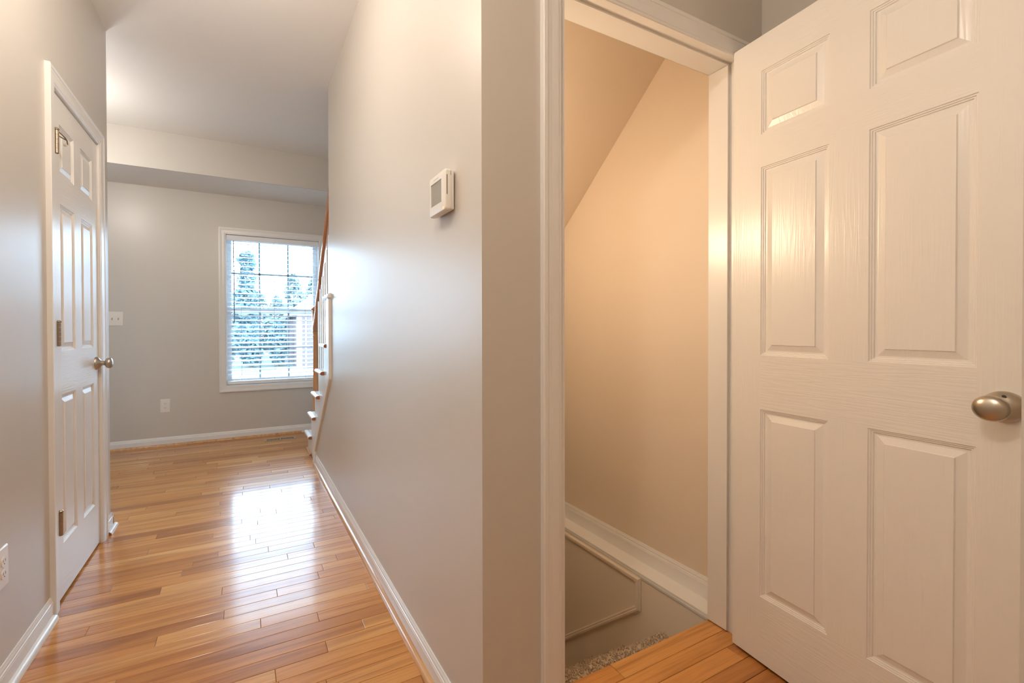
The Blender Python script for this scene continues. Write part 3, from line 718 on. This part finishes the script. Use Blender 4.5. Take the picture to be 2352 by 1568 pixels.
# ------------------------------------------------------------------ outside the window
GZ = -1.3
g = tag(MB().box(-40, 60, YF + .3, 90, GZ - .2, GZ).build('ground', M_PAVE), 'pale paved ground outside the window', 'ground', kind='structure')
MB().box(-40, 3.3, 28.5, 89, GZ, GZ + .05).prism([(-40, 19), (-.9, 25), (3.3, 28.5), (-40, 28.5)], XY, GZ, GZ + .05).build('lawn_strip', M_LAWN, g)
def tree(x, y, w, h, mat, label, conifer, n=900):
    r = root('conifer_tree' if conifer else 'leafy_tree', (x, y, GZ), label, 'tree', group='trees outside the window')
    MB().lathe([(0, w * .07), (h * .5, w * .04), (h * .9, w * .01)], lambda d, u, v: (x + u, y + v, GZ + d), 8).build('trunk', M_BARK, r)
    m = MB()
    for _ in range(n):
        t = random.random() ** .9
        if conifer: rad = w / 2 * (1 - t * .55) * (.55 + .45 * abs(math.sin(t * 19)))
        else: rad = w / 2 * math.sin(PI * min(1, .12 + .88 * t)) ** .6
        a = random.uniform(0, 2 * PI); q = rad * math.sqrt(random.uniform(.1, 1))
        c = Vector((x + q * math.cos(a), y + q * math.sin(a), GZ + h * (.08 + .9 * t)))
        s = random.uniform(.12, .34) * (w / 2.4) ** .5
        e1 = Vector((random.gauss(0, 1), random.gauss(0, 1), random.gauss(0, .6))).normalized(); e2 = e1.orthogonal().normalized()
        m.add([c - e1 * s, c + e2 * s * .35, c + e1 * s, c - e2 * s * .35 + Vector((0, 0, s * .2))], [(0, 1, 3), (1, 2, 3)])
    fo = m.build('crown', mat, r)
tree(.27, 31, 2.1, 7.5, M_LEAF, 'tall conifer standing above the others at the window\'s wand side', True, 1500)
spec = [(-1.05, 29, 1.3, 2.7), (.5, 28.9, 1.3, 2.5), (2.0, 29, 1.15, 2.8), (-1.75, 35.6, 1.9, 4.5), (.25, 35.6, 1.9, 4.6), (2.35, 35.4, 1.8, 4.9), (1.3, 38.9, 2.0, 5.4), (3.9, 38.4, 2.2, 7.1), (6.2, 42.2, 2.8, 7.4), (-.7, 42.2, 2.6, 5.6)]
names = ['low bush before the tree line, below the tilt wand', 'low bush before the tree line, between the lower muntins', 'low bush before the tree line, next to the brick house', 'leafy tree behind the conifer, hidden partly by the window frame', 'leafy tree standing straight behind the tall conifer',
         'leafy tree behind the gap between conifer and brick house', 'leafy tree showing between the upper muntins, in the second row', 'tall thin-topped tree rising behind the brick house corner', 'tall tree behind the roof of the brick house', 'leafy tree in the last row, behind the conifer']
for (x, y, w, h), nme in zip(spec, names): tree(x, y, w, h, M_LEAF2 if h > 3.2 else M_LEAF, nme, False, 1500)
hx, hy = 2.95, 27.0
ho = root('brick_house', (hx + 4, hy + 3, GZ), 'faded brick house with white corner boards across the road', 'house')
MB().box(hx, hx + 9, hy, hy + 7, GZ, 1.9).build('brick_wall', M_BRICK, ho)
MB().prism([(hx - .25, 1.9), (hx + 9.25, 1.9), (hx + 4.5, 5.6)], XZ, hy, hy + 7).build('gable', M_SIDING, ho)
MB().prism([(hx - .4, 1.80), (hx - .4, 1.95), (hx + 4.5, 5.8), (hx + 9.4, 1.95), (hx + 9.4, 1.80), (hx + 4.5, 5.6)], XZ, hy - .3, hy + 7.2).build('roof', M_ROOF, ho)
MB().box(hx - .03, hx + .25, hy - .03, hy + .25, GZ, 1.9).build('corner_board', M_SIDING, ho)
MB().box(hx + .42, hx + .52, hy - .05, hy, GZ, 1.9).build('downpipe', M_SIDING, ho)
for (xa, za) in ((hx + 1.0, 0.1), (hx + 2.6, .1), (hx + .75, 2.15)):
    w = ring(xa, xa + .75, za, za + 1.1 if za < 1 else za + .6, .09, hy - .06, hy).build('window', M_SIDING, ho)
    MB().box(xa + .05, xa + .7, hy - .03, hy - .01, za + .05, (za + 1.05 if za < 1 else za + .55)).build('pane', M_PANEGLASS, w)
